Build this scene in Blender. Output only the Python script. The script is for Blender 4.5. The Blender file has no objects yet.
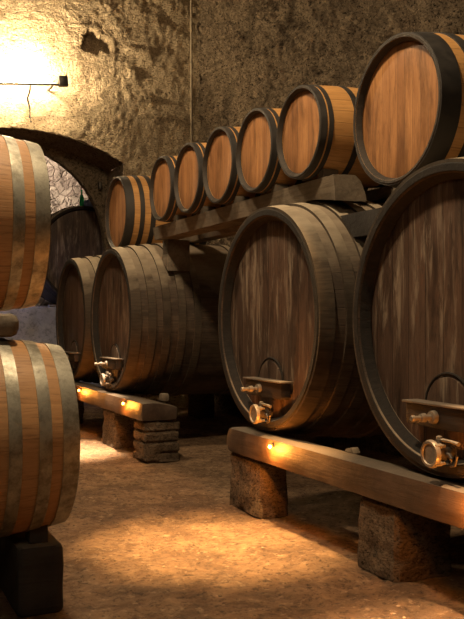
import bpy, bmesh, math, random
from mathutils import Vector, Matrix, noise
random.seed(7)
SC = bpy.context.scene
COL = SC.collection
PI = math.pi

# ------------------------------------------------------------------ helpers
def link(name, bm, mat, parent=None, loc=(0, 0, 0), rot=(0, 0, 0), smooth=35):
    me = bpy.data.meshes.new(name)
    bmesh.ops.recalc_face_normals(bm, faces=bm.faces)
    bm.to_mesh(me); bm.free()
    if smooth:
        me.polygons.foreach_set('use_smooth', [True] * len(me.polygons))
        me.set_sharp_from_angle(angle=math.radians(smooth))
    if mat: me.materials.append(mat)
    o = bpy.data.objects.new(name, me); COL.objects.link(o)
    o.location = loc; o.rotation_euler = rot
    if parent: o.parent = parent
    return o

def empty(name, loc, rz=0):
    o = bpy.data.objects.new(name, None); COL.objects.link(o)
    o.location = loc; o.rotation_euler = (0, 0, rz); o.empty_display_size = .1
    return o

def tag(o, label=None, cat=None, group=None, kind=None):
    if label: o['label'] = label
    if cat: o['category'] = cat
    if group: o['group'] = group
    if kind: o['kind'] = kind
    return o

def lathe(bm, prof, n=64, axis='x', origin=(0, 0, 0), closed=False, jitter=None):
    """revolve (along, radius) profile about an axis"""
    rings = []
    O = Vector(origin)
    for (x, r) in prof:
        if r < 1e-6:
            p = (x, 0, 0)
            if axis == 'z': p = (0, 0, x)
            if axis == 'y': p = (0, x, 0)
            rings.append([bm.verts.new(Vector(p) + O)])
            continue
        ring = []
        for k in range(n):
            a = 2 * PI * k / n
            c, s = math.cos(a) * r, math.sin(a) * r
            p = (x, s, c)
            if axis == 'z': p = (c, s, x)
            if axis == 'y': p = (c, x, s)
            ring.append(bm.verts.new(Vector(p) + O))
        rings.append(ring)
    pairs = list(zip(rings, rings[1:]))
    if closed: pairs.append((rings[-1], rings[0]))
    for A, B in pairs:
        for k in range(n):
            k2 = (k + 1) % n
            if len(A) == 1 and len(B) == 1: continue
            if len(A) == 1: bm.faces.new((A[0], B[k], B[k2]))
            elif len(B) == 1: bm.faces.new((A[k], A[k2], B[0]))
            else: bm.faces.new((A[k], A[k2], B[k2], B[k]))

def box(bm, lo, hi, bevel=0.0):
    g = bmesh.ops.create_cube(bm, size=1)
    for v in g['verts']:
        v.co = Vector([lo[i] + (v.co[i] + .5) * (hi[i] - lo[i]) for i in range(3)])
    if bevel:
        es = list({e for v in g['verts'] for e in v.link_edges})
        bmesh.ops.bevel(bm, geom=es, offset=bevel, segments=2, affect='EDGES', profile=.6)

def prism(bm, pts, ax, a0, a1, bevel=0):
    """extrude 2-D pts along axis ax ('x': pts are y,z ; 'y': pts are x,z ; 'z': pts x,y)"""
    def P(p, a):
        return {'x': (a, p[0], p[1]), 'y': (p[0], a, p[1]), 'z': (p[0], p[1], a)}[ax]
    A = [bm.verts.new(P(p, a0)) for p in pts]; B = [bm.verts.new(P(p, a1)) for p in pts]
    bm.faces.new(A); bm.faces.new(B[::-1])
    n = len(pts)
    for i in range(n): bm.faces.new((A[i], B[i], B[(i + 1) % n], A[(i + 1) % n]))
    if bevel:
        es = list({e for v in A + B for e in v.link_edges})
        bmesh.ops.bevel(bm, geom=es, offset=bevel, segments=2, affect='EDGES', profile=.6)

def tube(bm, pts, r, n=10):
    pts = [Vector(p) for p in pts]; rings = []
    for i, p in enumerate(pts):
        d = (pts[min(i + 1, len(pts) - 1)] - pts[max(i - 1, 0)]).normalized()
        u = d.cross(Vector((0, 0, 1)));
        if u.length < .01: u = d.cross(Vector((1, 0, 0)))
        u.normalize(); w = d.cross(u)
        rr = r[i] if isinstance(r, (list, tuple)) else r
        rings.append([bm.verts.new(p + u * math.cos(2 * PI * k / n) * rr + w * math.sin(2 * PI * k / n) * rr) for k in range(n)])
    for A, B in zip(rings, rings[1:]):
        for k in range(n): bm.faces.new((A[k], A[(k + 1) % n], B[(k + 1) % n], B[k]))
    bm.faces.new(rings[0]); bm.faces.new(rings[-1][::-1])

def fbm(p, s, o=4):
    return noise.fractal(Vector(p) * s, .9, 2.0, o, noise_basis='PERLIN_ORIGINAL')

def rough_box(bm, lo, hi, cell=.04, amp=.012, scale=9, seed=0, bevel=.012, taper=0, courses=0):
    """a hand-hewn block: gridded box whose faces are pushed by noise"""
    dims = [hi[i] - lo[i] for i in range(3)]
    N = [max(2, int(round(d / cell))) for d in dims]
    verts = {}
    def V(i, j, k):
        key = (i, j, k)
        if key not in verts:
            f = [i / N[0], j / N[1], k / N[2]]
            p = Vector([lo[a] + f[a] * dims[a] for a in range(3)])
            c = Vector([(lo[a] + hi[a]) / 2 for a in range(3)])
            # rounded edges
            out = Vector((0, 0, 0))
            on = 0
            for a, (q, n) in enumerate(((i, N[0]), (j, N[1]), (k, N[2]))):
                if q == 0: out[a] = -1; on += 1
                if q == n: out[a] = 1; on += 1
            if on > 1: p -= out * bevel * (on - 1) * .6
            nz = fbm(p + Vector((seed * 7.3, seed * 3.1, 0)), scale)
            d = amp * nz
            if courses:
                ph = ((p.z - lo[2]) / courses + .15 * noise.noise(Vector((p.x * 3, p.y * 3, seed)))) % 1
                if ph < .16: d -= amp * 1.1
            if k == N[2]: out = Vector((out[0], out[1], 0)) + Vector((0, 0, out[2] * .3))
            if k == 0: out[2] = 0
            p += out * d
            if taper:
                s = 1 + taper * (1 - f[2])
                p.x = c.x + (p.x - c.x) * s; p.y = c.y + (p.y - c.y) * s
            verts[key] = bm.verts.new(p)
        return verts[key]
    for j in range(N[1]):
        for k in range(N[2]):
            for i in (0, N[0]): bm.faces.new((V(i, j, k), V(i, j + 1, k), V(i, j + 1, k + 1), V(i, j, k + 1)))
    for i in range(N[0]):
        for k in range(N[2]):
            for j in (0, N[1]): bm.faces.new((V(i, j, k), V(i + 1, j, k), V(i + 1, j, k + 1), V(i, j, k + 1)))
        for j in range(N[1]):
            for k in (0, N[2]): bm.faces.new((V(i, j, k), V(i + 1, j, k), V(i + 1, j + 1, k), V(i, j + 1, k)))

# ------------------------------------------------------------------ materials
class NT:
    def __init__(s, name):
        s.m = bpy.data.materials.new(name); s.m.use_nodes = True
        s.t = s.m.node_tree; s.b = s.t.nodes['Principled BSDF']; s.o = s.t.nodes['Material Output']
    def n(s, typ, **kw):
        nd = s.t.nodes.new(typ)
        for k, v in kw.items():
            if k == 'inp':
                for a, b in v.items():
                    if isinstance(b, bpy.types.NodeSocket): s.t.links.new(b, nd.inputs[a])
                    else: nd.inputs[a].default_value = b
            else: setattr(nd, k, v)
        return nd
    def math(s, op, a, b=0.0, c=0.0, clamp=False):
        nd = s.n('ShaderNodeMath', operation=op, use_clamp=clamp, inp={0: a, 1: b, 2: c}); return nd.outputs[0]
    def mix(s, f, a, b, mode='MIX'):
        nd = s.t.nodes.new('ShaderNodeMix'); nd.data_type = 'RGBA'; nd.blend_type = mode
        def setv(sock, v):
            if isinstance(v, bpy.types.NodeSocket): s.t.links.new(v, sock)
            else: sock.default_value = v
        setv(nd.inputs[0], f); setv(nd.inputs[6], a); setv(nd.inputs[7], b)
        return nd.outputs[2]
    def noise(s, vec, scale, detail=4, rough=.55, dist=0):
        nd = s.n('ShaderNodeTexNoise', inp={'Vector': vec, 'Scale': scale, 'Detail': detail, 'Roughness': rough, 'Distortion': dist})
        return nd.outputs['Fac']
    def ramp(s, f, a, b, c0=0., c1=1.):
        nd = s.n('ShaderNodeMapRange', inp={0: f, 1: a, 2: b, 3: c0, 4: c1}); return nd.outputs[0]
    def xyz(s, v):
        nd = s.n('ShaderNodeSeparateXYZ', inp={0: v}); return nd.outputs
    def comb(s, x, y, z):
        return s.n('ShaderNodeCombineXYZ', inp={0: x, 1: y, 2: z}).outputs[0]
    def set(s, k, v):
        if isinstance(v, bpy.types.NodeSocket): s.t.links.new(v, s.b.inputs[k])
        else: s.b.inputs[k].default_value = v
    def bump(s, h, strength=.5, dist=.01):
        nd = s.n('ShaderNodeBump', inp={'Height': h, 'Strength': strength, 'Distance': dist})
        s.t.links.new(nd.outputs[0], s.b.inputs['Normal'])

def C4(c, k=1): return (c[0] * k, c[1] * k, c[2] * k, 1)

def stave_mat(name, a, b, dark, nst, radius, rough=.55, dust=None, dirt=.4, groove=.35, spec=.35, tone=.55, streak=0):
    """staves running along local X round the barrel"""
    m = NT(name)
    oc = m.n('ShaderNodeTexCoord').outputs['Object']; ri = m.n('ShaderNodeObjectInfo').outputs['Random']
    x, y, z = m.xyz(oc)
    ang = m.math('ARCTAN2', y, z)
    u = m.math('MULTIPLY', m.math('ADD', ang, m.math('MULTIPLY', ri, 3.0)), nst / (2 * PI))
    cid = m.math('FLOOR', u); fr = m.math('FRACT', u)
    wn = m.n('ShaderNodeTexWhiteNoise', noise_dimensions='2D', inp={0: m.comb(cid, m.math('MULTIPLY', ri, 91), 0)}).outputs['Value']
    arc = m.math('MULTIPLY', ang, radius)
    gv = m.comb(m.math('MULTIPLY', x, 2.2), m.math('MULTIPLY', arc, 34), m.math('ADD', m.math('MULTIPLY', cid, 5.7), m.math('MULTIPLY', ri, 30)))
    g = m.noise(gv, 1.6, 6, .65, .6)
    big = m.noise(m.comb(m.math('MULTIPLY', x, 3), m.math('MULTIPLY', arc, 5), m.math('MULTIPLY', ri, 50)), 1.2, 5, .6)
    col = m.mix(m.ramp(g, .3, .72), C4(a), C4(b))
    col = m.mix(m.ramp(wn, 0, 1, 0, tone), col, C4(dark))
    if streak:
        sk = m.noise(m.comb(m.math('MULTIPLY', x, 5), m.math('MULTIPLY', arc, 90), m.math('MULTIPLY', ri, 13)), 1.0, 6, .7, .5)
        col = m.mix(m.ramp(sk, .52, .68, 0, streak), col, C4(dark, .45))
    col = m.mix(m.ramp(big, .45, .75, 0, dirt), col, C4(dark, .6))
    edge = m.math('ABSOLUTE', m.math('SUBTRACT', fr, .5))
    ge = m.ramp(edge, .462, .495)
    col = m.mix(m.math('MULTIPLY', ge, groove * 2, clamp=True), col, C4(dark, .25))
    if dust:
        nz = m.xyz(m.n('ShaderNodeNewGeometry').outputs['Normal'])[2]
        df = m.ramp(m.math('ADD', nz, m.math('MULTIPLY', m.math('SUBTRACT', big, .5), .9)), .35, 1.0, 0, dust[3])
        col = m.mix(df, col, C4(dust))
    m.set('Base Color', col); m.set('Roughness', rough); m.set('Specular IOR Level', spec)
    h = m.math('SUBTRACT', m.math('MULTIPLY', g, .5), m.math('MULTIPLY', ge, groove * 2.5))
    m.bump(h, .55, .006)
    return m.m

def board_mat(name, a, b, dark, width, rough=.55, stain=.5, spec=.3, axis='y', dusty=0):
    """boards standing upright (grain along local Z), laid across local Y"""
    m = NT(name)
    oc = m.n('ShaderNodeTexCoord').outputs['Object']; ri = m.n('ShaderNodeObjectInfo').outputs['Random']
    x, y, z = m.xyz(oc)
    u = m.math('ADD', m.math('MULTIPLY', y, 1 / width), m.math('MULTIPLY', ri, 7))
    cid = m.math('FLOOR', u); fr = m.math('FRACT', u)
    wn = m.n('ShaderNodeTexWhiteNoise', noise_dimensions='2D', inp={0: m.comb(cid, m.math('MULTIPLY', ri, 91), 0)}).outputs['Value']
    gv = m.comb(m.math('MULTIPLY', y, 46), m.math('MULTIPLY', z, 2.4), m.math('ADD', m.math('MULTIPLY', cid, 3.7), m.math('MULTIPLY', ri, 30)))
    g = m.noise(gv, 1.3, 7, .68, .8)
    fine = m.noise(m.comb(m.math('MULTIPLY', y, 120), m.math('MULTIPLY', z, 14), m.math('MULTIPLY', ri, 33)), 1.2, 3, .6)
    st = m.noise(m.comb(m.math('MULTIPLY', y, 9), m.math('MULTIPLY', z, 1.8), m.math('MULTIPLY', ri, 70)), 1.0, 6, .65, .4)
    col = m.mix(m.ramp(g, .3, .7), C4(a), C4(b))
    col = m.mix(m.ramp(wn, 0, 1, 0, .5), col, C4(dark))
    col = m.mix(m.ramp(st, .48, .7, 0, stain), col, C4(dark, .45))
    col = m.mix(m.ramp(fine, .56, .75, 0, .55), col, C4(dark, .5))
    if dusty:
        lt = m.noise(m.comb(m.math('MULTIPLY', y, 14), m.math('MULTIPLY', z, 1.6), m.math('ADD', m.math('MULTIPLY', ri, 70), 9)), 1.0, 7, .7, .5)
        col = m.mix(m.ramp(lt, .52, .72, 0, dusty), col, (.30, .235, .17, 1))
    ge = m.ramp(m.math('ABSOLUTE', m.math('SUBTRACT', fr, .5)), .475, .497)
    col = m.mix(m.math('MULTIPLY', ge, .75), col, C4(dark, .2))
    m.set('Base Color', col); m.set('Roughness', rough); m.set('Specular IOR Level', spec)
    m.bump(m.math('SUBTRACT', m.math('MULTIPLY', g, .5), ge), .5, .005)
    return m.m

def timber_mat(name, a, b, dark, axis=1, rough=.8, grain=30, dust=0):
    m = NT(name)
    oc = m.n('ShaderNodeTexCoord').outputs['Object']; ri = m.n('ShaderNodeObjectInfo').outputs['Random']
    p = list(m.xyz(oc))
    v = [m.math('MULTIPLY', q, grain if i != axis else 2.0) for i, q in enumerate(p)]
    v[axis] = m.math('ADD', v[axis], m.math('MULTIPLY', ri, 40))
    g = m.noise(m.comb(*v), 1, 7, .7, .7)
    big = m.noise(oc, 3.2, 6, .65)
    col = m.mix(m.ramp(g, .3, .7), C4(a), C4(b))
    col = m.mix(m.ramp(big, .42, .68, 0, .8), col, C4(dark))
    if dust:
        nz = m.xyz(m.n('ShaderNodeNewGeometry').outputs['Normal'])[2]
        col = m.mix(m.ramp(nz, .5, .95, 0, dust), col, (.32, .27, .2, 1))
    m.set('Base Color', col); m.set('Roughness', rough); m.set('Specular IOR Level', .25)
    m.bump(m.math('ADD', g, big), .7, .008)
    return m.m

def metal_mat(name, a, b, rough=.5, metallic=.7, scale=14, rust=None):
    m = NT(name)
    oc = m.n('ShaderNodeTexCoord').outputs['Object']; ri = m.n('ShaderNodeObjectInfo').outputs['Random']
    vv = m.n('ShaderNodeVectorMath', operation='ADD', inp={0: oc, 1: m.comb(ri, m.math('MULTIPLY', ri, 9), 0)}).outputs[0]
    g = m.noise(vv, scale, 6, .7)
    col = m.mix(m.ramp(g, .35, .68), C4(a), C4(b))
    if rust:
        r = m.noise(vv, 5, 6, .7)
        col = m.mix(m.ramp(r, .52, .66, 0, .8), col, C4(rust))
    m.set('Base Color', col); m.set('Metallic', metallic)
    m.set('Roughness', m.ramp(g, .3, .7, rough - .1, rough + .15)); m.bump(g, .3, .003)
    return m.m

def stone_mat(name, a, b, mortar, scale=5., bumpd=.03, dark=(.05, .035, .02), darkf=.5, stretch=(1, 1, 1), patch=.5):
    m = NT(name)
    oc = m.n('ShaderNodeTexCoord').outputs['Object']
    mp = m.n('ShaderNodeMapping', inp={'Vector': oc, 'Scale': stretch}).outputs[0]
    wob = m.n('ShaderNodeTexNoise', inp={'Vector': mp, 'Scale': 3.0, 'Detail': 4}).outputs['Color']
    vv = m.n('ShaderNodeVectorMath', operation='MULTIPLY_ADD', inp={0: wob, 1: (.3, .3, .3), 2: mp}).outputs[0]
    vo = m.n('ShaderNodeTexVoronoi', feature='F1', inp={'Vector': vv, 'Scale': scale})
    ve = m.n('ShaderNodeTexVoronoi', feature='DISTANCE_TO_EDGE', inp={'Vector': vv, 'Scale': scale}).outputs['Distance']
    fine = m.noise(oc, 26, 8, .72)
    mid = m.noise(oc, 6, 8, .7, .5)
    big = m.noise(oc, 1.1, 5, .6)
    tone = m.xyz(vo.outputs['Color'])[0]
    col = m.mix(tone, C4(a), C4(b))
    col = m.mix(m.ramp(mid, .42, .62, 0, patch), col, C4(mortar))
    col = m.mix(m.ramp(ve, .0, .07, .7, 0), col, C4(mortar))
    col = m.mix(m.ramp(big, .5, .7, 0, darkf), col, C4(dark))
    col = m.mix(m.ramp(fine, .55, .8, 0, .7), col, C4(dark))
    m.set('Base Color', col); m.set('Roughness', .93); m.set('Specular IOR Level', .15)
    h = m.math('ADD', m.math('MULTIPLY', m.ramp(ve, 0, .12), .5), m.math('ADD', m.math('MULTIPLY', fine, .5), m.math('MULTIPLY', mid, 1.0)))
    m.bump(h, .9, bumpd)
    return m.m

def plain(name, col, rough=.6, metallic=0, emit=None, es=0, trans=0):
    m = NT(name); m.set('Base Color', C4(col)); m.set('Roughness', rough); m.set('Metallic', metallic)
    if emit: m.set('Emission Color', C4(emit)); m.set('Emission Strength', es)
    if trans: m.set('Transmission Weight', trans)
    return m.m

M = {}
M['sb_body'] = stave_mat('oak staves', (.60, .325, .115), (.46, .23, .075), (.30, .14, .048), 24, .385, rough=.45, dirt=.3, groove=.2, tone=.4, streak=.5)
M['sb_head'] = board_mat('oak head boards', (.52, .255, .10), (.30, .13, .05), (.15, .06, .026), .075, rough=.5, stain=.75)
M['sb_rim'] = timber_mat('oak chime', (.05, .037, .027), (.03, .023, .017), (.018, .014, .011), axis=0, rough=.6)
M['hoop_black'] = metal_mat('black hoop iron', (.016, .014, .013), (.036, .029, .023), .6, .1, 12)
M['hoop_zinc'] = metal_mat('galvanised hoop', (.60, .56, .45), (.20, .18, .145), .42, .8, 13, rust=(.16, .14, .10))
M['lb_body'] = stave_mat('pale oak staves', (.50, .275, .12), (.37, .19, .078), (.26, .125, .052), 26, .5, rough=.5, dirt=.3, groove=.03, tone=.2, streak=.8)
M['ck_body'] = stave_mat('dark cask staves', (.10, .07, .048), (.055, .038, .027), (.025, .018, .014), 44, .9, rough=.8, dust=(.34, .27, .19, .75), dirt=.8, groove=.15, streak=.6, spec=.2)
M['ck_head'] = board_mat('dark cask head boards', (.125, .075, .05), (.062, .037, .026), (.022, .014, .011), .15, rough=.5, stain=.85, dusty=.9)
M['ck_hoop'] = stave_mat('cask hoop strap', (.085, .063, .044), (.048, .036, .026), (.026, .02, .015), 3, .9, rough=.85, spec=.15, tone=.25, dust=(.42, .34, .24, .8), dirt=.8, groove=.02, streak=.5)
M['ck_rim'] = timber_mat('cask chime', (.026, .020, .015), (.014, .011, .009), (.008, .007, .006), axis=0, rough=.85)
M['beam'] = timber_mat('old bench timber', (.10, .066, .045), (.055, .035, .025), (.022, .015, .012), axis=1, rough=.5, grain=30, dust=.2)
M['rail'] = timber_mat('grey weathered rail', (.24, .19, .135), (.13, .10, .072), (.055, .042, .03), axis=1, grain=34, dust=.3)
M['blackwood'] = timber_mat('black tarred timber', (.045, .04, .035), (.03, .026, .024), (.014, .012, .011), axis=0, grain=26, rough=.7, dust=.3)
M['chock'] = timber_mat('chock wood', (.14, .11, .08), (.09, .07, .05), (.05, .04, .03), axis=0)
M['green'] = plain('green painted wood', (.05, .12, .07), .6)
def rock_mat(name, a, b, dark, pale, sc=7, dist=.12, stretch=(1, 1, 1), cells=.4):
    m = NT(name)
    oc = m.n('ShaderNodeTexCoord').outputs['Object']
    mp = m.n('ShaderNodeMapping', inp={'Vector': oc, 'Scale': stretch}).outputs[0]
    n1 = m.noise(mp, sc, 12, .72, .8); n2 = m.noise(mp, sc * 4.3, 10, .75, .4); n3 = m.noise(oc, 1.3, 5, .6)
    wob = m.n('ShaderNodeTexNoise', inp={'Vector': mp, 'Scale': 4.0, 'Detail': 6}).outputs['Color']
    vv = m.n('ShaderNodeVectorMath', operation='MULTIPLY_ADD', inp={0: wob, 1: (.45, .45, .45), 2: mp}).outputs[0]
    vo = m.n('ShaderNodeTexVoronoi', feature='F1', inp={'Vector': vv, 'Scale': sc * .9})
    tone = m.xyz(vo.outputs['Color'])[0]
    ve = m.n('ShaderNodeTexVoronoi', feature='DISTANCE_TO_EDGE', inp={'Vector': vv, 'Scale': sc * .9}).outputs['Distance']
    col = m.mix(m.ramp(n1, .36, .62), C4(a), C4(b))
    col = m.mix(m.math('MULTIPLY', tone, cells), col, C4(pale))
    col = m.mix(m.ramp(n2, .54, .64, 0, .75), col, C4(pale))
    col = m.mix(m.ramp(n2, .48, .40, 0, .95), col, C4(dark))
    col = m.mix(m.ramp(n3, .5, .68, 0, .45), col, C4(dark))
    m.set('Base Color', col); m.set('Roughness', .95); m.set('Specular IOR Level', .1)
    h = m.math('ADD', m.math('MULTIPLY', n1, 1.0), m.math('MULTIPLY', n2, .7))
    h = m.math('ADD', h, m.math('MULTIPLY', m.ramp(ve, 0, .10), cells * .35))
    m.bump(h, 1.0, dist)
    return m.m
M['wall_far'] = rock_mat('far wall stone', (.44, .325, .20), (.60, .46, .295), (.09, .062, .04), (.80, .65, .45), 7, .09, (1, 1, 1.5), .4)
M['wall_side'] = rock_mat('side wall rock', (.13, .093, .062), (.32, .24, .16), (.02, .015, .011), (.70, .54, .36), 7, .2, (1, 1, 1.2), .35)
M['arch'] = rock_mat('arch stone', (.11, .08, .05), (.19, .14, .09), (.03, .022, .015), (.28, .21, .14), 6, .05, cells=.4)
M['backroom'] = stone_mat('pale rubble stone', (.56, .46, .35), (.32, .25, .19), (.13, .09, .07), 6.5, .05, dark=(.16, .10, .08), darkf=.2, patch=.15)
M['pier'] = rock_mat('pier stone', (.09, .065, .045), (.18, .125, .08), (.03, .02, .014), (.26, .185, .12), 9, .05, (1, 1, 1.8), .3)
M['bench'] = rock_mat('pale bench stone', (.30, .30, .32), (.38, .38, .40), (.20, .20, .22), (.42, .42, .44), 3, .02, cells=.05)
M['brass'] = metal_mat('aged brass', (.24, .20, .155), (.12, .10, .078), .42, .2, 30)
M['iron'] = metal_mat('dull iron', (.12, .10, .08), (.06, .05, .042), .5, .7, 25)
M['glass_green'] = plain('green bottle glass', (.03, .55, .18), .12, trans=.15)
M['cloth_blue'] = plain('blue cloth', (.35, .45, .80), .8)
M['cement'] = stone_mat('cement strip', (.30, .25, .18), (.22, .18, .13), (.26, .21, .15), 9, .01)

def floor_mat():
    m = NT('trodden earth')
    oc = m.n('ShaderNodeTexCoord').outputs['Object']
    big = m.noise(oc, 1.3, 8, .68, .4); mid = m.noise(oc, 5, 10, .72, .6); fine = m.noise(oc, 24, 10, .8)
    col = m.mix(m.ramp(mid, .36, .62), (.24, .135, .07, 1), (.56, .35, .19, 1))
    col = m.mix(m.ramp(big, .46, .60, 0, .65), col, (.19, .11, .06, 1))
    col = m.mix(m.ramp(fine, .51, .62, 0, .9), col, (.085, .05, .03, 1))
    lt = m.noise(oc, 15, 10, .75)
    col = m.mix(m.ramp(lt, .55, .66, 0, .8), col, (.74, .51, .31, 1))
    m.set('Base Color', col); m.set('Roughness', .75); m.set('Specular IOR Level', .35)
    m.bump(m.math('ADD', m.math('MULTIPLY', mid, 1.2), m.math('ADD', m.math('MULTIPLY', fine, -1), lt)), 1.0, .09)
    return m.m
M['floor'] = floor_mat()

# ------------------------------------------------------------------ barrels
def bilge(x, L, r0, r1):
    t = (x - L / 2) / (L / 2); return r1 - (r1 - r0) * t * t

def ring_strap(L, r0, r1, xa, xb, th, n):
    bm = bmesh.new(); k = 5
    xs = [xa + (xb - xa) * i / k for i in range(k + 1)]
    out = [(x, bilge(x, L, r0, r1) + th) for x in xs]
    inn = [(x, bilge(x, L, r0, r1) - .002) for x in xs][::-1]
    lathe(bm, out + inn, n, closed=True)
    return bm

def make_barrel(name, L, r0, r1, hoops, th, chime, inset, mats, axis_z, n=80, rear=True, hoopname='hoop'):
    """head at local x=0 facing -x; Empty at the base under the middle of the head side"""
    root = empty(name, (0, 0, 0))
    P = dict(parent=root, loc=(0, 0, axis_z))
    bm = bmesh.new(); k = 26
    xs = [L * i / k for i in range(k + 1)]
    prof = [(inset + .004, r0 - chime), (inset * .5, r0 - chime * .85), (0.002, r0 - chime * .62), (0, r0 - chime * .5), (0, r0 - .008), (.006, r0)]
    prof += [(x, bilge(x, L, r0, r1)) for x in xs[1:-1]]
    prof += [(L - .006, r0), (L, r0 - .008), (L, r0 - chime * .6), (L - inset - .004, r0 - chime)]
    lathe(bm, prof, n)
    link('barrel_body', bm, mats['body'], **P)
    for end in (0, 1):
        bm = bmesh.new(); x = inset if end == 0 else L - inset; s = 1 if end == 0 else -1
        R = r0 - chime * .8
        lathe(bm, [(x + s * .006, 0), (x + s * .005, R * .5), (x, R * .93), (x + s * .008, R), (x + s * .02, R), (x + s * .02, 0)], n)
        link('barrel_head', bm, mats['head'], **P)
    bm = bmesh.new()   # chime ring (the bevelled stave ends seen around the head)
    lathe(bm, [(-.002, r0 - chime * .55), (-.003, r0 - .006), (.004, r0 + .0015), (.004, r0 - .004), (inset + .001, r0 - chime - .0), (inset - .004, r0 - chime - .004), (inset * .5, r0 - chime * .9 - .002)], n, closed=True)
    link('chime', bm, mats['rim'], **P)
    for (a, b) in hoops:
        link(hoopname, ring_strap(L, r0, r1, a, b, th, n), mats['hoop'], **P)
    return root

def copy_tree(o, parent=None):
    c = o.copy(); COL.objects.link(c)
    if parent: c.parent = parent
    for ch in list(o.children): copy_tree(ch, c)
    return c

# ---- small barrels on the rail
SZ = dict(body=M['sb_body'], head=M['sb_head'], rim=M['sb_rim'], hoop=M['hoop_black'])
Ls = .98
hs = [(.002, .05), (.064, .098), (.27, .315), (Ls - .315, Ls - .27), (Ls - .098, Ls - .064), (Ls - .05, Ls - .002)]
proto_s = make_barrel('oak_barrel', Ls, .33, .362, hs, .0045, .03, .035, SZ, .356)
RAILTOP = 2.445
posn = ['nearest of the five small barrels on the timber rail', 'second nearest of the five small barrels on the rail',
        'middle one of the five small barrels on the rail', 'second farthest of the five small barrels on the rail',
        'farthest of the five small barrels on the rail']
ys = [5.43, 6.165, 6.89, 7.63, 8.365]
for i, y in enumerate(ys):
    o = proto_s if i == 0 else copy_tree(proto_s)
    o.location = (3.03, y, RAILTOP)
    tag(o, 'small oak barrel with black hoops, ' + posn[i], 'barrel', 'small oak barrels in a row on the upper rail')
# ---- two bigger barrels nestled between casks
Lb = 1.10
SB = dict(body=M['sb_body'], head=M['sb_head'], rim=M['sb_rim'], hoop=M['hoop_black'])
hb = [(.002, .12), (.215, .285), (.37, .43), (Lb - .43, Lb - .37), (Lb - .285, Lb - .215), (Lb - .12, Lb - .002)]
hb = [(.002, .125), (.20, .265), (.40, .46), (Lb - .46, Lb - .40), (Lb - .265, Lb - .20), (Lb - .125, Lb - .002)]
big1 = make_barrel('oak_barrel', Lb, .44, .485, hb, .006, .036, .045, SB, .47, n=112)
big1.location = (3.01, 4.215, 2.688 - .47)
tag(big1, 'large oak barrel with wide black hoops, topmost at the right edge above the nearest cask', 'barrel')
big2 = make_barrel('oak_barrel', Lb, .45, .495, [(.002, .10), (.17, .225), (.30, .36), (Lb - .36, Lb - .30), (Lb - .225, Lb - .17), (Lb - .10, Lb - .002)], .006, .034, .045, SB, .48, n=96)
big2.location = (3.09, 10.15, 2.745 - .48)
tag(big2, 'oak barrel with several black hoops, left end of the upper row beside the arch', 'barrel')

# ---- left hand barrels with galvanised hoops (head faces the aisle, +x)
Ll = 1.05
LB = dict(body=M['lb_body'], head=M['sb_head'], rim=M['sb_rim'], hoop=M['hoop_zinc'])
hl = [(.002, .08), (.135, .195), (.275, .335), (Ll - .335, Ll - .275), (Ll - .195, Ll - .135), (Ll - .08, Ll - .002)]
low = make_barrel('oak_barrel', Ll, .45, .50, hl, .005, .04, .04, LB, .477, n=128)
low.rotation_euler = (0, 0, PI); low.location = (1.025, 4.38, .845 - .477)
tag(low, 'pale oak barrel with grey metal hoops, lower left, resting on black timber block', 'barrel')
up = copy_tree(low); up.location = (.985, 4.81, 1.96 - .477)
tag(up, 'pale oak barrel with grey metal hoops, upper left, stacked over the lower one', 'barrel')
lowb = copy_tree(low); lowb.location = (1.0, 5.44, .84 - .477)
tag(lowb, 'pale oak barrel with grey metal hoops hidden behind the lower left barrel', 'barrel')

# ---- big casks
def make_tap(root, z0, y0, s=1.0):
    t = bmesh.new()                       # valve body: pipe, gland and flange
    lathe(t, [(-.02, 0), (-.02, .03), (-.075, .03), (-.075, .042), (-.085, .046), (-.115, .046), (-.125, .036), (-.145, .036), (-.145, 0)][::-1], 28, origin=(.06, y0, z0))
    lathe(t, [(-.03, .0), (-.03, .034), (.03, .034), (.045, .022), (.07, .018), (.07, 0)], 20, axis='z', origin=(-.04, y0, z0))
    tube(t, [(-.03, y0 - .02, z0 + .0), (-.03, y0 - .07, z0 + .0), (-.03, y0 - .085, z0 - .015), (-.03, y0 - .085, z0 - .045)], .012, 12)
    tap = link('tap', t, M['iron'], root)
    b = bmesh.new()
    lathe(b, [(-.10, 0), (-.103, .03), (-.101, .050), (-.108, .054), (-.108, .066), (-.096, .072), (-.084, .072), (-.078, .05), (-.078, 0)], 40, origin=(0, y0, z0))
    for a in range(4):                   # wing bolts round the flange
        an = PI / 4 + a * PI / 2
        cy, cz = y0 + math.sin(an) * .062, z0 + math.cos(an) * .062
        lathe(b, [(-.115, 0), (-.115, .011), (-.10, .014), (-.075, .014), (-.07, .008), (-.05, .008), (-.05, 0)], 10, origin=(.012, cy, cz))
    d = link('tap_flange', b, M['brass'], tap)
    b = bmesh.new()
    tube(b, [(-.04, y0, z0 + .065), (-.042, y0 - .03, z0 + .072), (-.045, y0 - .10, z0 + .072), (-.047, y0 - .16, z0 + .066)], [.010, .009, .008, .011], 12)
    lathe(b, [(.05, 0), (.05, .018), (.085, .016), (.09, .008), (.09, 0)], 14, axis='z', origin=(-.04, y0, z0))
    link('tap_lever', b, M['brass'], tap)
    b = bmesh.new()
    pts = [(-.035 , y0 - .09 + .0, z0 + .05), (-.037, y0 - .125, z0 + .04), (-.037, y0 - .135, z0), (-.037, y0 - .12, z0 - .045), (-.035, y0 - .085, z0 - .055)]
    tube(b, pts, .007, 8); link('tap_bracket', b, M['iron'], tap)
    return tap

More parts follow.
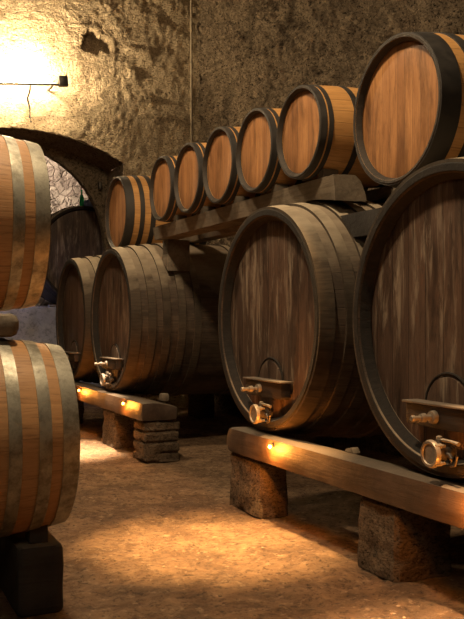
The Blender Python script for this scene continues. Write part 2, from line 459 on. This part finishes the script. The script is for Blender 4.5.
def make_cask():
    L, r0, r1, inset = 2.1, .80, .90, .075
    hoops = [(.005, .11), (.19, .27), (.35, .43), (.52, .60), (.70, .78)]
    hoops += [(L - b, L - a) for a, b in hoops[::-1]]
    CK = dict(body=M['ck_body'], head=M['ck_head'], rim=M['ck_rim'], hoop=M['ck_hoop'])
    root = make_barrel('wine_cask', L, r0, r1, hoops, .018, .075, inset, CK, .815, n=144)
    # manhole door with round arched head: coordinates relative to the cask base (cask base z = .60 -> axis at .815)
    ax = .815
    bm = bmesh.new()
    w, z0, z1 = .17, ax - .72, ax - .52
    pts = [(-w, z0), (w, z0)] + [(w * math.cos(a), z1 + .06 + w * .9 * math.sin(a)) for a in [PI * i / 16 for i in range(17)]]
    prism(bm, pts, 'x', inset - .018, inset + .012, bevel=.004)
    door = link('manhole_door', bm, M['ck_head'], root)
    bm = bmesh.new()     # raised arched moulding round the door
    A = [(w + .012) * 1 for _ in range(1)]
    path = [(inset - .006, (w + .018) * math.cos(a), z1 + .06 + (w * .9 + .018) * math.sin(a)) for a in [PI * i / 20 for i in range(21)]]
    tube(bm, path, .008, 8)
    link('door_moulding', bm, M['ck_rim'], root)
    bm = bmesh.new()
    za, zb = ax - .57, ax - .455
    prism(bm, [(-.33, za + .015), (-.31, za), (.23, za), (.25, za + .015), (.25, zb), (-.33, zb)], 'x', inset - .095, inset - .018, bevel=.006)
    bar = link('crossbar', bm, M['ck_rim2'], root)
    bm = bmesh.new(); box(bm, (inset - .112, -.345, zb + .001), (inset - .006, .265, zb + .013), .004)
    link('crossbar_cap', bm, M['chockpale'], bar)
    bm = bmesh.new()
    zz = (za + zb) / 2
    lathe(bm, [(-.17, 0), (-.172, .012), (-.165, .016), (-.15, .016), (-.148, .012), (-.115, .012), (-.112, .021), (-.085, .024), (-.08, .014), (-.05, .014), (-.047, .032), (-.028, .036), (-.022, .036), (-.02, 0)], 20, origin=(0, .0, zz))
    link('screw_bolt', bm, M['brass'], bar)
    make_tap(root, ax - .69, -.06)
    return root
M['ck_rim2'] = timber_mat('crossbar wood', (.038, .027, .021), (.024, .017, .013), (.014, .011, .009), axis=1, rough=.6)
M['chockpale'] = timber_mat('crossbar cap wood', (.17, .135, .10), (.11, .085, .065), (.05, .036, .028), axis=1, rough=.55)
proto_c = make_cask()
ck = [(3.56, 'dark wine cask at the right edge, nearest and largest, with brass tap'),
      (5.58, 'dark wine cask in the middle, pale dusty staves, under the end of the timber rail'),
      (9.50, 'dark wine cask over the near end of the far bench, right of its neighbour'),
      (11.37, 'dark wine cask farthest along the wall row, partly hidden behind its neighbour')]
casks = []
for i, (y, lab) in enumerate(ck):
    o = proto_c if i == 0 else copy_tree(proto_c)
    o.location = (2.82, y, .624); casks.append(o)
    tag(o, lab, 'cask', 'big wine casks lying on the right hand benches')
# cask in the back room beyond the arch (built at its own size)
CK = dict(body=M['ck_body'], head=M['ck_head'], rim=M['ck_rim'], hoop=M['ck_hoop'])
bc = make_barrel('wine_cask', 1.5, .86, .93, [(.005, .12), (.25, .33), (1.17, 1.25), (1.38, 1.495)], .012, .05, .06, CK, .87, n=120)
bc.rotation_euler = (0, 0, PI / 2); bc.location = (4.02, 14.95, 1.73)
tag(bc, 'huge dark cask standing beyond the archway, its round front facing us', 'cask')

# ------------------------------------------------------------------ benches, piers, rails, chocks
def thing_mesh(name, bm, mat, label, cat, group=None, base=None, smooth=35):
    o = link(name, bm, mat, smooth=smooth)
    # put the origin at the base centre so object-space textures travel with the thing
    xs = [v.co.x for v in o.data.vertices]; yy = [v.co.y for v in o.data.vertices]; zs = [v.co.z for v in o.data.vertices]
    c = Vector(((min(xs) + max(xs)) / 2, (min(yy) + max(yy)) / 2, min(zs)))
    o.data.transform(Matrix.Translation(-c)); o.location = c
    return tag(o, label, cat, group)

BT = .598
def beam(x0, x1, y0, y1, seed, lab, th=.19):
    bm = bmesh.new(); rough_box(bm, (x0, y0, BT - th), (x1, y1, BT), .06, .006, 5, seed, .012)
    for v in bm.verts:
        if v.co.z > BT - .05 and 2.9 < v.co.x < 3.6: v.co.z -= .20 * (v.co.x - 2.9)   # worn down where the casks bear
        if v.co.z > BT - .05 and v.co.x > 4.5: v.co.z -= .012
    return thing_mesh('bench_beam', bm, M['beam'], lab, 'beam')
beam(2.735, 2.965, 1.6, 6.04, 1, 'long timber beam under the two nearest casks, front edge of the near bench')
beam(2.74, 3.13, 8.1, 12.3, 2, 'timber beam under the two far casks, front edge of the far bench')
beam(4.76, 5.0, 1.6, 6.10, 3, 'rear timber beam deep in shadow beneath the two nearest casks')
beam(4.76, 5.0, 8.1, 12.3, 4, 'rear timber beam deep in shadow beneath the two far casks')
piers = [(2.76, 2.99, 5.50, 6.02, 'stone pier under the left end of the near bench beam'),
         (2.76, 3.14, 3.84, 4.22, 'stone pier below the gap between nearest cask and middle cask'),
         (2.79, 3.10, 1.70, 2.10, 'stone pier under the near bench beam outside the right edge'),
         (2.78, 3.16, 8.12, 8.50, 'broad stone pier under the near end of the far bench beam'),
         (2.79, 3.10, 9.20, 9.66, 'stone pier in shadow under the middle of the far bench beam'),
         (2.79, 3.10, 11.7, 12.1, 'stone pier under the far end of the far bench beam'),
         (4.76, 5.02, 5.60, 6.10, 'rear stone pier in shadow behind the near bench'),
         (4.76, 5.02, 2.9, 3.4, 'rear stone pier in deep shadow under the nearest cask'),
         (4.76, 5.02, 8.15, 8.6, 'rear stone pier in shadow behind the far bench'),
         (4.76, 5.02, 11.5, 11.9, 'rear stone pier in deep shadow under the farthest cask')]
for i, (x0, x1, y0, y1, lab) in enumerate(piers):
    bm = bmesh.new()
    rough_box(bm, (x0, y0, -.03), (x1, y1, BT - .192), .022, .02 if i == 3 else .016, 6, 20 + i, .02, taper=.03, courses=.105 if i == 3 else 0)
    thing_mesh('stone_pier', bm, M['pier'], lab, 'pier')
# upper rail under the small barrels
bm = bmesh.new()
prism(bm, [(3.145, 2.312), (3.37, 2.312), (3.36, 2.36), (3.275, RAILTOP), (3.12, RAILTOP)], 'y', 5.06, 8.86)
bmesh.ops.subdivide_edges(bm, edges=[e for e in bm.edges if e.calc_length() > 2], cuts=60, use_grid_fill=True)
bmesh.ops.subdivide_edges(bm, edges=bm.edges[:], cuts=1, use_grid_fill=True)
for v in bm.verts:
    d = fbm(v.co, 3.5) * .010
    if v.co.y < 5.4 and v.co.z < 2.4: v.co.z -= .045 * (5.4 - v.co.y) / .34
    if v.co.y < 5.1: v.co.y += fbm(v.co, 9) * .02 + (3.25 - v.co.x) * .15 + (2.38 - v.co.z) * .1
    if v.co.x < 3.2: v.co.x += d
thing_mesh('timber_rail', bm, M['rail'], 'grey weathered timber rail lying over the casks beneath the small barrels', 'beam', smooth=40)
bm = bmesh.new(); rough_box(bm, (3.70, 5.10, 2.337), (3.88, 9.6, RAILTOP - .008), .08, .004, 5, 9)
thing_mesh('timber_rail', bm, M['rail'], 'rear timber rail hidden below the backs of the small barrels', 'beam')
# wedge timbers between neighbouring casks carrying the two larger barrels
def wedge(x0, x1, yn, yf, zt, zb, lab, extra=0):
    def dy(z, x):
        R = .9 - .1 * ((x - 2.82 - 1.05) / 1.05) ** 2 + .02
        h = z - 1.438; return math.sqrt(max(0, R * R - h * h))
    xm = (x0 + x1) / 2
    pts = [(yn + dy(zt, xm), zt), (yf - dy(zt, xm), zt), (yf - dy(zb, xm), zb), (yn + dy(zb, xm), zb)]
    bm = bmesh.new(); prism(bm, pts, 'x', x0, x1, .004)
    return thing_mesh('wedge_timber', bm, M['blackwood'], lab, 'beam')
wedge(3.16, 3.34, 3.56, 5.58, 2.155, 1.99, 'dark wedge shaped timber jammed between nearest and middle cask')
wedge(3.74, 3.9, 3.56, 5.58, 2.155, 1.99, 'rear wedge timber hidden between nearest and middle cask')
wedge(3.30, 3.46, 9.50, 11.36, 2.215, 2.09, 'wedge timber between the two far casks below the hooped barrel')
wedge(3.82, 3.96, 9.50, 11.36, 2.215, 2.09, 'rear wedge timber hidden between the two far casks')

bm = bmesh.new(); prism(bm, [(8.70, 1.965), (8.86, 2.085), (8.86, 2.308), (8.70, 2.308)], 'x', 3.24, 3.50, .006)
thing_mesh('support_block', bm, M['rail'], 'dark wooden block holding the far end of the timber rail off a cask', 'block')
def chock(x0, x1, y, z, w, h, side, mat, lab, r=None, name='wooden_chock', group=None):
    """little wedge on z beside a round barrel; side -1 = on its -y side"""
    bm = bmesh.new()
    prism(bm, [(y, z), (y + side * w, z), (y + side * w, z + h), (y + side * w * .35, z + h * .8)], 'x', x0, x1, .003)
    return thing_mesh(name, bm, mat, lab, 'chock', group)
where = ['nearest', 'second nearest', 'middle', 'second farthest', 'farthest']
for i, y in enumerate(ys):
    chock(3.125, 3.25, y - .12, RAILTOP + .001, .09, .062, -1, M['chock'],
          'dark wooden chock on the rail, right of the %s small barrel' % where[i], group='chocks wedging the small barrels')
chock(3.19, 3.31, 4.28, 2.156, .13, .10, 1, M['green'], 'green wooden chock under the large barrel at the upper right')
chock(3.32, 3.44, 10.02, 2.216, .14, .09, -1, M['chock'], 'wooden chock under the hooped barrel beside the arch')
# little wedge standing on the end of the far beam
bm = bmesh.new(); rough_box(bm, (2.98, 8.16, BT), (3.06, 8.26, BT + .08), .03, .004, 9, 31, .006)
thing_mesh('wooden_chock', bm, M['rail'], 'small wooden block standing on the near end of the far bench beam', 'chock')
bm = bmesh.new(); prism(bm, [(4.48, BT + .001), (4.59, BT + .001), (4.57, BT + .02), (4.51, BT + .035)], 'x', 2.90, 2.95, .003)
thing_mesh('wooden_chock', bm, M['rail'], 'pale offcut wedge lying on the near bench between the casks', 'chock')

# blocks below the left barrels
for x0, x1, lab in ((.77, 1.0, 'black timber block on the floor under the lower left barrel'), (.12, .35, 'black timber block under the far end of the lower left barrel')):
    bm = bmesh.new(); rough_box(bm, (x0, 4.13, -.01), (x1, 4.70, .335), .03, .006, 6, int(x0 * 50), .014)
    thing_mesh('timber_block', bm, M['blackwood'], lab, 'block')
for x0, x1, lab in ((.77, 1.0, 'black timber block under the hidden rear left barrel'), (.12, .35, 'black timber block under the far end of the hidden rear left barrel')):
    bm = bmesh.new(); rough_box(bm, (x0, 5.2, -.01), (x1, 5.76, .335), .05, .006, 6, int(x0 * 50) + 3, .014)
    thing_mesh('timber_block', bm, M['blackwood'], lab, 'block')
chock(.84, .93, 4.30, .337, .12, .095, -1, M['blackwood'], 'black wooden chock on the block under the lower left barrel')
chock(.84, .93, 4.46, .337, .12, .095, 1, M['blackwood'], 'black wooden chock behind the lower left barrel on its block')
for x0, x1, lab in ((.60, .80, 'grey timber rail end between the two left barrels'), (.12, .30, 'rear grey timber rail between the two left barrels')):
    bm = bmesh.new(); rough_box(bm, (x0, 4.20, 1.346), (x1, 5.56, 1.462), .04, .008, 6, 60 + int(x0 * 20), .02)
    thing_mesh('timber_rail', bm, M['rail'], lab, 'beam')
chock(.66, .76, 4.70, 1.477, .13, .09, -1, M['blackwood'], 'dark wooden chock on the rail under the upper left barrel')

# ------------------------------------------------------------------ bench lamps
def bench_lamp(y, lab, power, group='small orange lamps along the bench front'):
    root = empty('bench_lamp', (2.745, y, BT - .05))
    tag(root, lab, 'lamp', group)
    bm = bmesh.new(); box(bm, (-.004, -.02, -.015), (.014, .02, .03), .002); tube(bm, [(-.002, 0, .018), (-.02, 0, .022), (-.03, 0, .016)], .005, 8)
    link('lamp_bracket', bm, M['iron'], root)
    bm = bmesh.new(); bmesh.ops.create_uvsphere(bm, u_segments=16, v_segments=10, radius=.013)
    for v in bm.verts: v.co += Vector((-.033, 0, .002))
    link('bulb', bm, M['bulb'], root)
    L = bpy.data.lights.new('bench_lamp_light', 'POINT'); L.energy = power; L.color = (1, .31, .04); L.shadow_soft_size = .02
    o = bpy.data.objects.new('bench_lamp_light', L); COL.objects.link(o); o.location = (2.67, y, BT - .065)
    return root
M['bulb'] = plain('glowing bulb', (1, .6, .2), .5, emit=(1, .42, .06), es=30)
bench_lamp(5.25, 'small glowing orange lamp on the near bench edge below the middle cask', 17)
bench_lamp(3.15, 'small orange lamp on the near bench edge below the nearest cask', 12)
bench_lamp(8.62, 'small glowing orange lamp near the right end of the far bench', 11)
bench_lamp(10.45, 'small glowing orange lamp at the left of the far bench', 12)

# ------------------------------------------------------------------ room
def disp(p, amp, s):
    p = Vector(p)
    a = fbm(p, s, 5)
    b = abs(noise.noise(p * s * 2.3)) - .3
    c = noise.cell(p * s * 1.4 + Vector((fbm(p, 3) * .5, 0, fbm(p + Vector((9, 9, 9)), 3) * .5))) - .5
    return amp * (a * .8 + b * .8 + c * .25 + .45 * fbm(p, s * 4.5, 3))

def grid(name, mapf, nu, nv, mat, amp, s, nrm, kind='structure', smooth=60, dispf=None, close=True):
    bm = bmesh.new(); N = Vector(nrm)
    V = []
    for i in range(nu + 1):
        row = []
        for j in range(nv + 1):
            p = Vector(mapf(i / nu, j / nv))
            d = disp(p, amp, s) if amp else 0
            if dispf: d += dispf(p)
            row.append(bm.verts.new(p + N * d))
        V.append(row)
    for i in range(nu):
        for j in range(nv): bm.faces.new((V[i][j], V[i + 1][j], V[i + 1][j + 1], V[i][j + 1]))
    me = bpy.data.meshes.new(name); bm.to_mesh(me); bm.free()
    me.polygons.foreach_set('use_smooth', [True] * len(me.polygons))
    if mat: me.materials.append(mat)
    return me
def join_meshes(name, meshes, mat):
    bm = bmesh.new()
    for me in meshes: bm.from_mesh(me); bpy.data.meshes.remove(me)
    me = bpy.data.meshes.new(name); bm.to_mesh(me); bm.free()
    me.materials.append(mat)
    o = bpy.data.objects.new(name, me); COL.objects.link(o)
    return tag(o, kind='structure')

XW, YW, YR, YA, YB, HT = 5.35, 12.95, 13.85, 14.0, 17.0, 7.2
def lerp(a, b, t): return a + (b - a) * t
# floor
def pw(t, ks):   # piecewise-linear map so that the walked part of the floor gets the finest cells
    for (t0, a), (t1, b) in zip(ks, ks[1:]):
        if t <= t1: return lerp(a, b, (t - t0) / (t1 - t0))
    return ks[-1][1]
def ground(p):
    p = Vector((p[0], p[1], 0))
    return .016 * fbm(p, 1.7) + .011 * fbm(p, 6) + .007 * fbm(p, 19, 2) - .014
o = join_meshes('floor', [grid('f', lambda u, v: (pw(u, [(0, -3.2), (.12, .2), (.85, 3.7), (1, 5.6)]), pw(v, [(0, -3.2), (.08, 2.3), (.85, 9.5), (1, 13)]), 0), 200, 420, None, 0, 1, (0, 0, 1), dispf=ground),
    grid('f2', lambda u, v: (lerp(-3.2, 6.5, u), lerp(13, 17.4, v), 0), 30, 20, None, 0, 1, (0, 0, 1), dispf=lambda p: .016 * fbm(p, 1.7) - .012)], M['floor'])
# right wall (rough rock)
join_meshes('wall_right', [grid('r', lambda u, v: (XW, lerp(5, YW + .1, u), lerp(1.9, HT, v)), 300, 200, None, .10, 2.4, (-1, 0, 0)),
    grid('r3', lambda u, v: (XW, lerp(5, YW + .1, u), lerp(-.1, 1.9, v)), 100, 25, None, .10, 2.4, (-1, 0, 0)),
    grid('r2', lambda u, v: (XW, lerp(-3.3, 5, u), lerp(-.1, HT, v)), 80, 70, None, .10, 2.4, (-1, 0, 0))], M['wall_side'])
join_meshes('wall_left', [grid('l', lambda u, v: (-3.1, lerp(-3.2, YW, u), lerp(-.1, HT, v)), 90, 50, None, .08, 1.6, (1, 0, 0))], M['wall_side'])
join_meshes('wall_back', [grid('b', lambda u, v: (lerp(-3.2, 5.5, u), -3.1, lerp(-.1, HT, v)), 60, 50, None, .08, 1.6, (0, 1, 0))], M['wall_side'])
join_meshes('ceiling', [grid('c', lambda u, v: (lerp(-3.2, 5.6, u), lerp(-3.2, YW + .2, v), HT - .05), 60, 100, None, .06, 1.6, (0, 0, -1))], M['arch'])

def seg(x): return 1.01 + math.sqrt(max(0, 3.3 ** 2 - (x - 2.5) ** 2))
XL, XR = .5, 4.08
def hole(p):   # knocked-out stone in the wall high above the arch
    q = Vector((p.x - 3.62, 0, p.z - 5.77)); a = .25 + .16 * noise.noise(Vector((p.x * 7, 3, p.z * 7)))
    e = (q.x / a) ** 2 + (q.z / (a * .55)) ** 2
    d = -.22 * max(0, min(1, (1.0 - e) * 6))
    # a few proud dressed stones
    for (cx, cz, w, h) in ((4.33, 5.72, .20, .05), (4.22, 5.35, .07, .07), (4.6, 4.72, .22, .05), (4.35, 4.98, .2, .045)):
        ex = max(abs(p.x - cx) / w, abs(p.z - cz) / h)
        if ex < 1.15: d += .04 * min(1, (1.15 - ex) * 7)
    return d
A, S = .02, 3.6
join_meshes('wall_far', [
    grid('a', lambda u, v: (lerp(-3.2, XL, u), YW, lerp(-.1, HT, v)), 60, 110, None, A, S, (0, -1, 0)),
    grid('b', lambda u, v: (lerp(XL, XR, u), YW, lerp(seg(lerp(XL, XR, u)), HT, v)), 150, 130, None, A, S, (0, -1, 0), dispf=hole),
    grid('c', lambda u, v: (lerp(XR, XW + .15, u), YW, lerp(-.1, HT, v)), 50, 230, None, A, S, (0, -1, 0), dispf=hole)], M['wall_far'])
# soffit and jambs of the shallow arch
jambs = [grid('a', lambda u, v: (lerp(XL, XR, u), lerp(YW - .03, YR + .02, v), seg(lerp(XL, XR, u))), 90, 24, None, .025, 4, (0, 0, -1)),
    grid('b', lambda u, v: (XR, lerp(YW - .03, YR + .02, v), lerp(-.1, seg(XR), u)), 90, 24, None, .025, 4, (-1, 0, 0)),
    grid('c', lambda u, v: (XL, lerp(YW - .03, YR + .02, v), lerp(-.1, seg(XL), u)), 90, 24, None, .025, 4, (1, 0, 0))]
CX, CZ, RR = 2.42, 2.65, 1.61
def circ(x): return CZ + math.sqrt(max(0, RR * RR - (x - CX) ** 2))
e = .0
recess = [
    grid('d', lambda u, v: (CX - RR * math.cos(PI * u), YR, lerp(circ(CX - RR * math.cos(PI * u)), max(seg(CX - RR * math.cos(PI * u)), 0) + .03, v)), 120, 30, None, .02, 3, (0, -1, 0)),
    grid('e', lambda u, v: (lerp(CX + RR, XR + .03, u), YR, lerp(-.1, seg(XR) + .05, v)), 8, 90, None, .02, 3, (0, -1, 0)),
    grid('f', lambda u, v: (lerp(XL - .03, CX - RR, u), YR, lerp(-.1, seg(XL) + .2, v)), 8, 90, None, .02, 3, (0, -1, 0)),
    grid('g', lambda u, v: (CX - RR * math.cos(PI * u), lerp(YR - .01, YA, v), circ(CX - RR * math.cos(PI * u))), 120, 14, None, .012, 4, (0, 0, -1)),
    grid('h', lambda u, v: (CX + RR, lerp(YR - .01, YA, v), lerp(-.1, CZ, u)), 60, 14, None, .012, 4, (-1, 0, 0)),
    grid('i', lambda u, v: (CX - RR, lerp(YR - .01, YA, v), lerp(-.1, CZ, u)), 60, 14, None, .012, 4, (1, 0, 0))]
join_meshes('trim_1', jambs + recess, M['arch'])
# back room
join_meshes('wall_backroom', [
    grid('a', lambda u, v: (lerp(-1, 6.4, u), YB, lerp(-.1, 5.2, v)), 130, 90, None, .07, 3.2, (0, -1, 0)),
    grid('b', lambda u, v: (6.3, lerp(YA - .1, YB + .1, u), lerp(-.1, 5.2, v)), 40, 60, None, .05, 3, (-1, 0, 0)),
    grid('c', lambda u, v: (-.9, lerp(YA - .1, YB + .1, u), lerp(-.1, 5.2, v)), 40, 60, None, .05, 3, (1, 0, 0)),
    grid('d', lambda u, v: (lerp(-1, 6.4, u), lerp(YA - .3, YB + .1, v), 5.1), 60, 40, None, .05, 3, (0, 0, -1))], M['backroom'])
# masonry bench under the back-room cask
bm = bmesh.new(); rough_box(bm, (2.1, 14.75, -.02), (5.0, 16.7, 1.66), .07, .02, 4, 5, .02)
thing_mesh('stone_bench', bm, M['bench'], 'pale stone bench beyond the archway under the huge cask', 'bench')
for y0, lab in ((15.15, 'low timber under the front of the huge cask beyond the arch'), (16.0, 'low timber under the back of the huge cask beyond the arch')):
    bm = bmesh.new(); rough_box(bm, (3.4, y0, 1.665), (4.56, y0 + .14, 1.705), .06, .003, 4, 5, .006)
    thing_mesh('timber_block', bm, M['rail'], lab, 'block')
# pipe in the corner
bm = bmesh.new(); tube(bm, [(XW - .16, YW - .13, 0), (XW - .16, YW - .13, 3.5), (XW - .17, YW - .13, HT)], .018, 12)
thing_mesh('corner_conduit', bm, M['cement'], 'thin pale conduit running up the corner where the two walls meet', 'pipe')
# iron hook beside the arch
bm = bmesh.new(); rough_box(bm, (3.90, 13.72, 3.60), (3.96, 13.84, 3.74), .03, .006, 9, 3, .01)
thing_mesh('iron_bracket', bm, M['iron'], 'dark iron bracket on the wall inside the right end of the arch', 'bracket')
# bottle and cloth on the back cask
bm = bmesh.new()
lathe(bm, [(0, 0), (0, .036), (.006, .038), (.16, .038), (.20, .026), (.215, .014), (.285, .013), (.287, .016), (.305, .016), (.305, 0)], 24, axis='z')
b = link('glass_bottle', bm, M['glass_green']); b.location = (3.96, 15.06, 3.475); tag(b, 'green glass bottle standing on top of the huge cask beyond the arch', 'bottle')
bm = bmesh.new(); bmesh.ops.create_icosphere(bm, subdivisions=4, radius=1)
for v in bm.verts:
    k = 1 + .25 * fbm(v.co, 2.2); v.co = Vector((v.co.x * .13 * k, v.co.y * .08 * k, max(-.06, v.co.z * .085 * k)))
c = link('blue_cloth', bm, M['cloth_blue'], smooth=20); c.location = (4.13, 15.05, 3.535); tag(c, 'crumpled blue cloth on the huge cask beside the green bottle', 'cloth')

# ------------------------------------------------------------------ wall lamp
wl = empty('wall_lamp', (2.55, YW - .02, 4.90)); wl.rotation_euler = (0, -.1, 0); tag(wl, 'glaring wall lamp on a horizontal bar above the stone arch', 'lamp')
bm = bmesh.new(); box(bm, (-1.0, -.34, -.012), (.5, -.30, .012), .004)
box(bm, (-.72, -.32, -.01), (-.69, .04, .01), .002); box(bm, (.32, -.32, -.01), (.35, .04, .01), .002)
link('lamp_bar', bm, M['hoop_black'], wl)
bm = bmesh.new(); box(bm, (.42, -.36, -.02), (.56, -.26, .13), .01); link('junction_box', bm, M['hoop_black'], wl)
bm = bmesh.new()
lathe(bm, [(-.50, 0), (-.50, .035), (-.48, .045), (.28, .045), (.30, .035), (.30, 0)], 24, origin=(0, -.32, .07)); link('lamp_tube', bm, None, wl)
wl.children[-1].data.materials.append(plain('lamp glow', (1, .9, .7), .5, emit=(1, .80, .48), es=60))
bm = bmesh.new(); tube(bm, [(0, -.30, -.01), (.005, -.22, -.06), (-.01, -.06, -.14), (.015, -.05, -.3), (0, -.045, -.42), (.012, -.05, -.50)], .014, 8)
link('lamp_cable', bm, M['hoop_black'], wl)

# ------------------------------------------------------------------ grit on the floor
bm = bmesh.new()
for i in range(1500):
    x = random.uniform(.4, 3.6); y = random.uniform(2.6, 11)
    if x > 2.6 or (x < 1.15 and 3.9 < y < 6): continue
    s = random.uniform(.003, .010) * (1.5 if random.random() < .08 else 1)
    g = bmesh.ops.create_icosphere(bm, subdivisions=1, radius=s)
    q = Matrix.Rotation(random.uniform(0, 6), 3, 'Z'); fx, fy, fz = random.uniform(.7, 1.8), random.uniform(.6, 1.2), random.uniform(.25, .7)
    z = ground((x, y))
    for v in g['verts']:
        v.co = q @ Vector((v.co.x * fx, v.co.y * fy, v.co.z * fz)); v.co += Vector((x, y, z + s * .2))
gr = link('floor_grit', bm, stone_mat('grit', (.34, .23, .14), (.16, .10, .06), (.25, .17, .11), 20, .002)); tag(gr, 'small stones and wood crumbs scattered over the earth floor', 'grit', kind='stuff')

# ------------------------------------------------------------------ lights
def light(kind, name, loc, energy, color, size=.1, target=None, spot=None, blend=.5, sy=None):
    L = bpy.data.lights.new(name, kind); L.energy = energy; L.color = color
    if kind == 'AREA':
        L.size = size
        if sy: L.shape = 'RECTANGLE'; L.size_y = sy
    else: L.shadow_soft_size = size
    if kind == 'SPOT': L.spot_size = math.radians(spot); L.spot_blend = blend
    o = bpy.data.objects.new(name, L); COL.objects.link(o); o.location = loc
    if target: o.rotation_euler = (Vector(target) - Vector(loc)).to_track_quat('-Z', 'Y').to_euler()
    return o
WARM = (1, .66, .36)
light('POINT', 'wall_lamp_light', (2.50, YW - .34, 5.07), 430, (1, .76, .45), .10)
light('SPOT', 'ceiling_lamp_near', (2.05, 4.8, 6.4), 16000, (1, .58, .22), .08, (2.2, 5.0, 0), 18, 1)
light('SPOT', 'ceiling_lamp_far', (2.1, 9.0, 6.4), 26000, (1, .74, .48), .08, (2.1, 9.3, 0), 18, 1)
light('SPOT', 'ceiling_lamp_front', (2.3, 3.0, 6.4), 11000, (1, .60, .28), .08, (2.45, 3.05, 0), 13, 1)
light('AREA', 'aisle_lamp', (1.0, 4.0, 5.7), 215, (1, .76, .47), .35, (2.2, 4.9, 1.0))
light('AREA', 'aisle_lamp_far', (1.2, 7.4, 5.7), 130, (1, .76, .48), .35, (2.4, 8.2, 1.0))
light('AREA', 'camera_side_fill', (-.9, -.2, 3.9), 34, (1, .78, .52), 1.0, (2.0, 5.5, 2.2))  # weak fill added from the camera side
light('SPOT', 'daylight_backroom', (2.4, 15.4, 4.7), 520, (1, .84, .70), .3, (3.6, 17, 3.6), 95, .6)
light('SPOT', 'daylight_low', (1.4, 14.45, 2.9), 90, (.45, .52, 1.0), .3, (3.6, 15.0, 1.5), 70, .6)

w = bpy.data.worlds.new('World'); SC.world = w; w.use_nodes = True
w.node_tree.nodes['Background'].inputs[0].default_value = (.03, .02, .012, 1)

# ------------------------------------------------------------------ camera
cam = bpy.data.cameras.new('Camera'); co = bpy.data.objects.new('Camera', cam); COL.objects.link(co)
cam.sensor_fit = 'VERTICAL'; cam.sensor_height = 24; cam.lens = 850 / 619 * 24
cam.shift_y = 10.5 / 619
co.location = (0, 0, 1.43); co.rotation_euler = (PI / 2, 0, -math.atan(392 / 850))
cam.clip_start = .05; cam.clip_end = 100
SC.camera = co
SC.view_settings.view_transform = 'Standard'; SC.view_settings.look = 'None'
SC.view_settings.gamma = 1; SC.view_settings.use_curve_mapping = False
SC.view_settings.exposure = 0
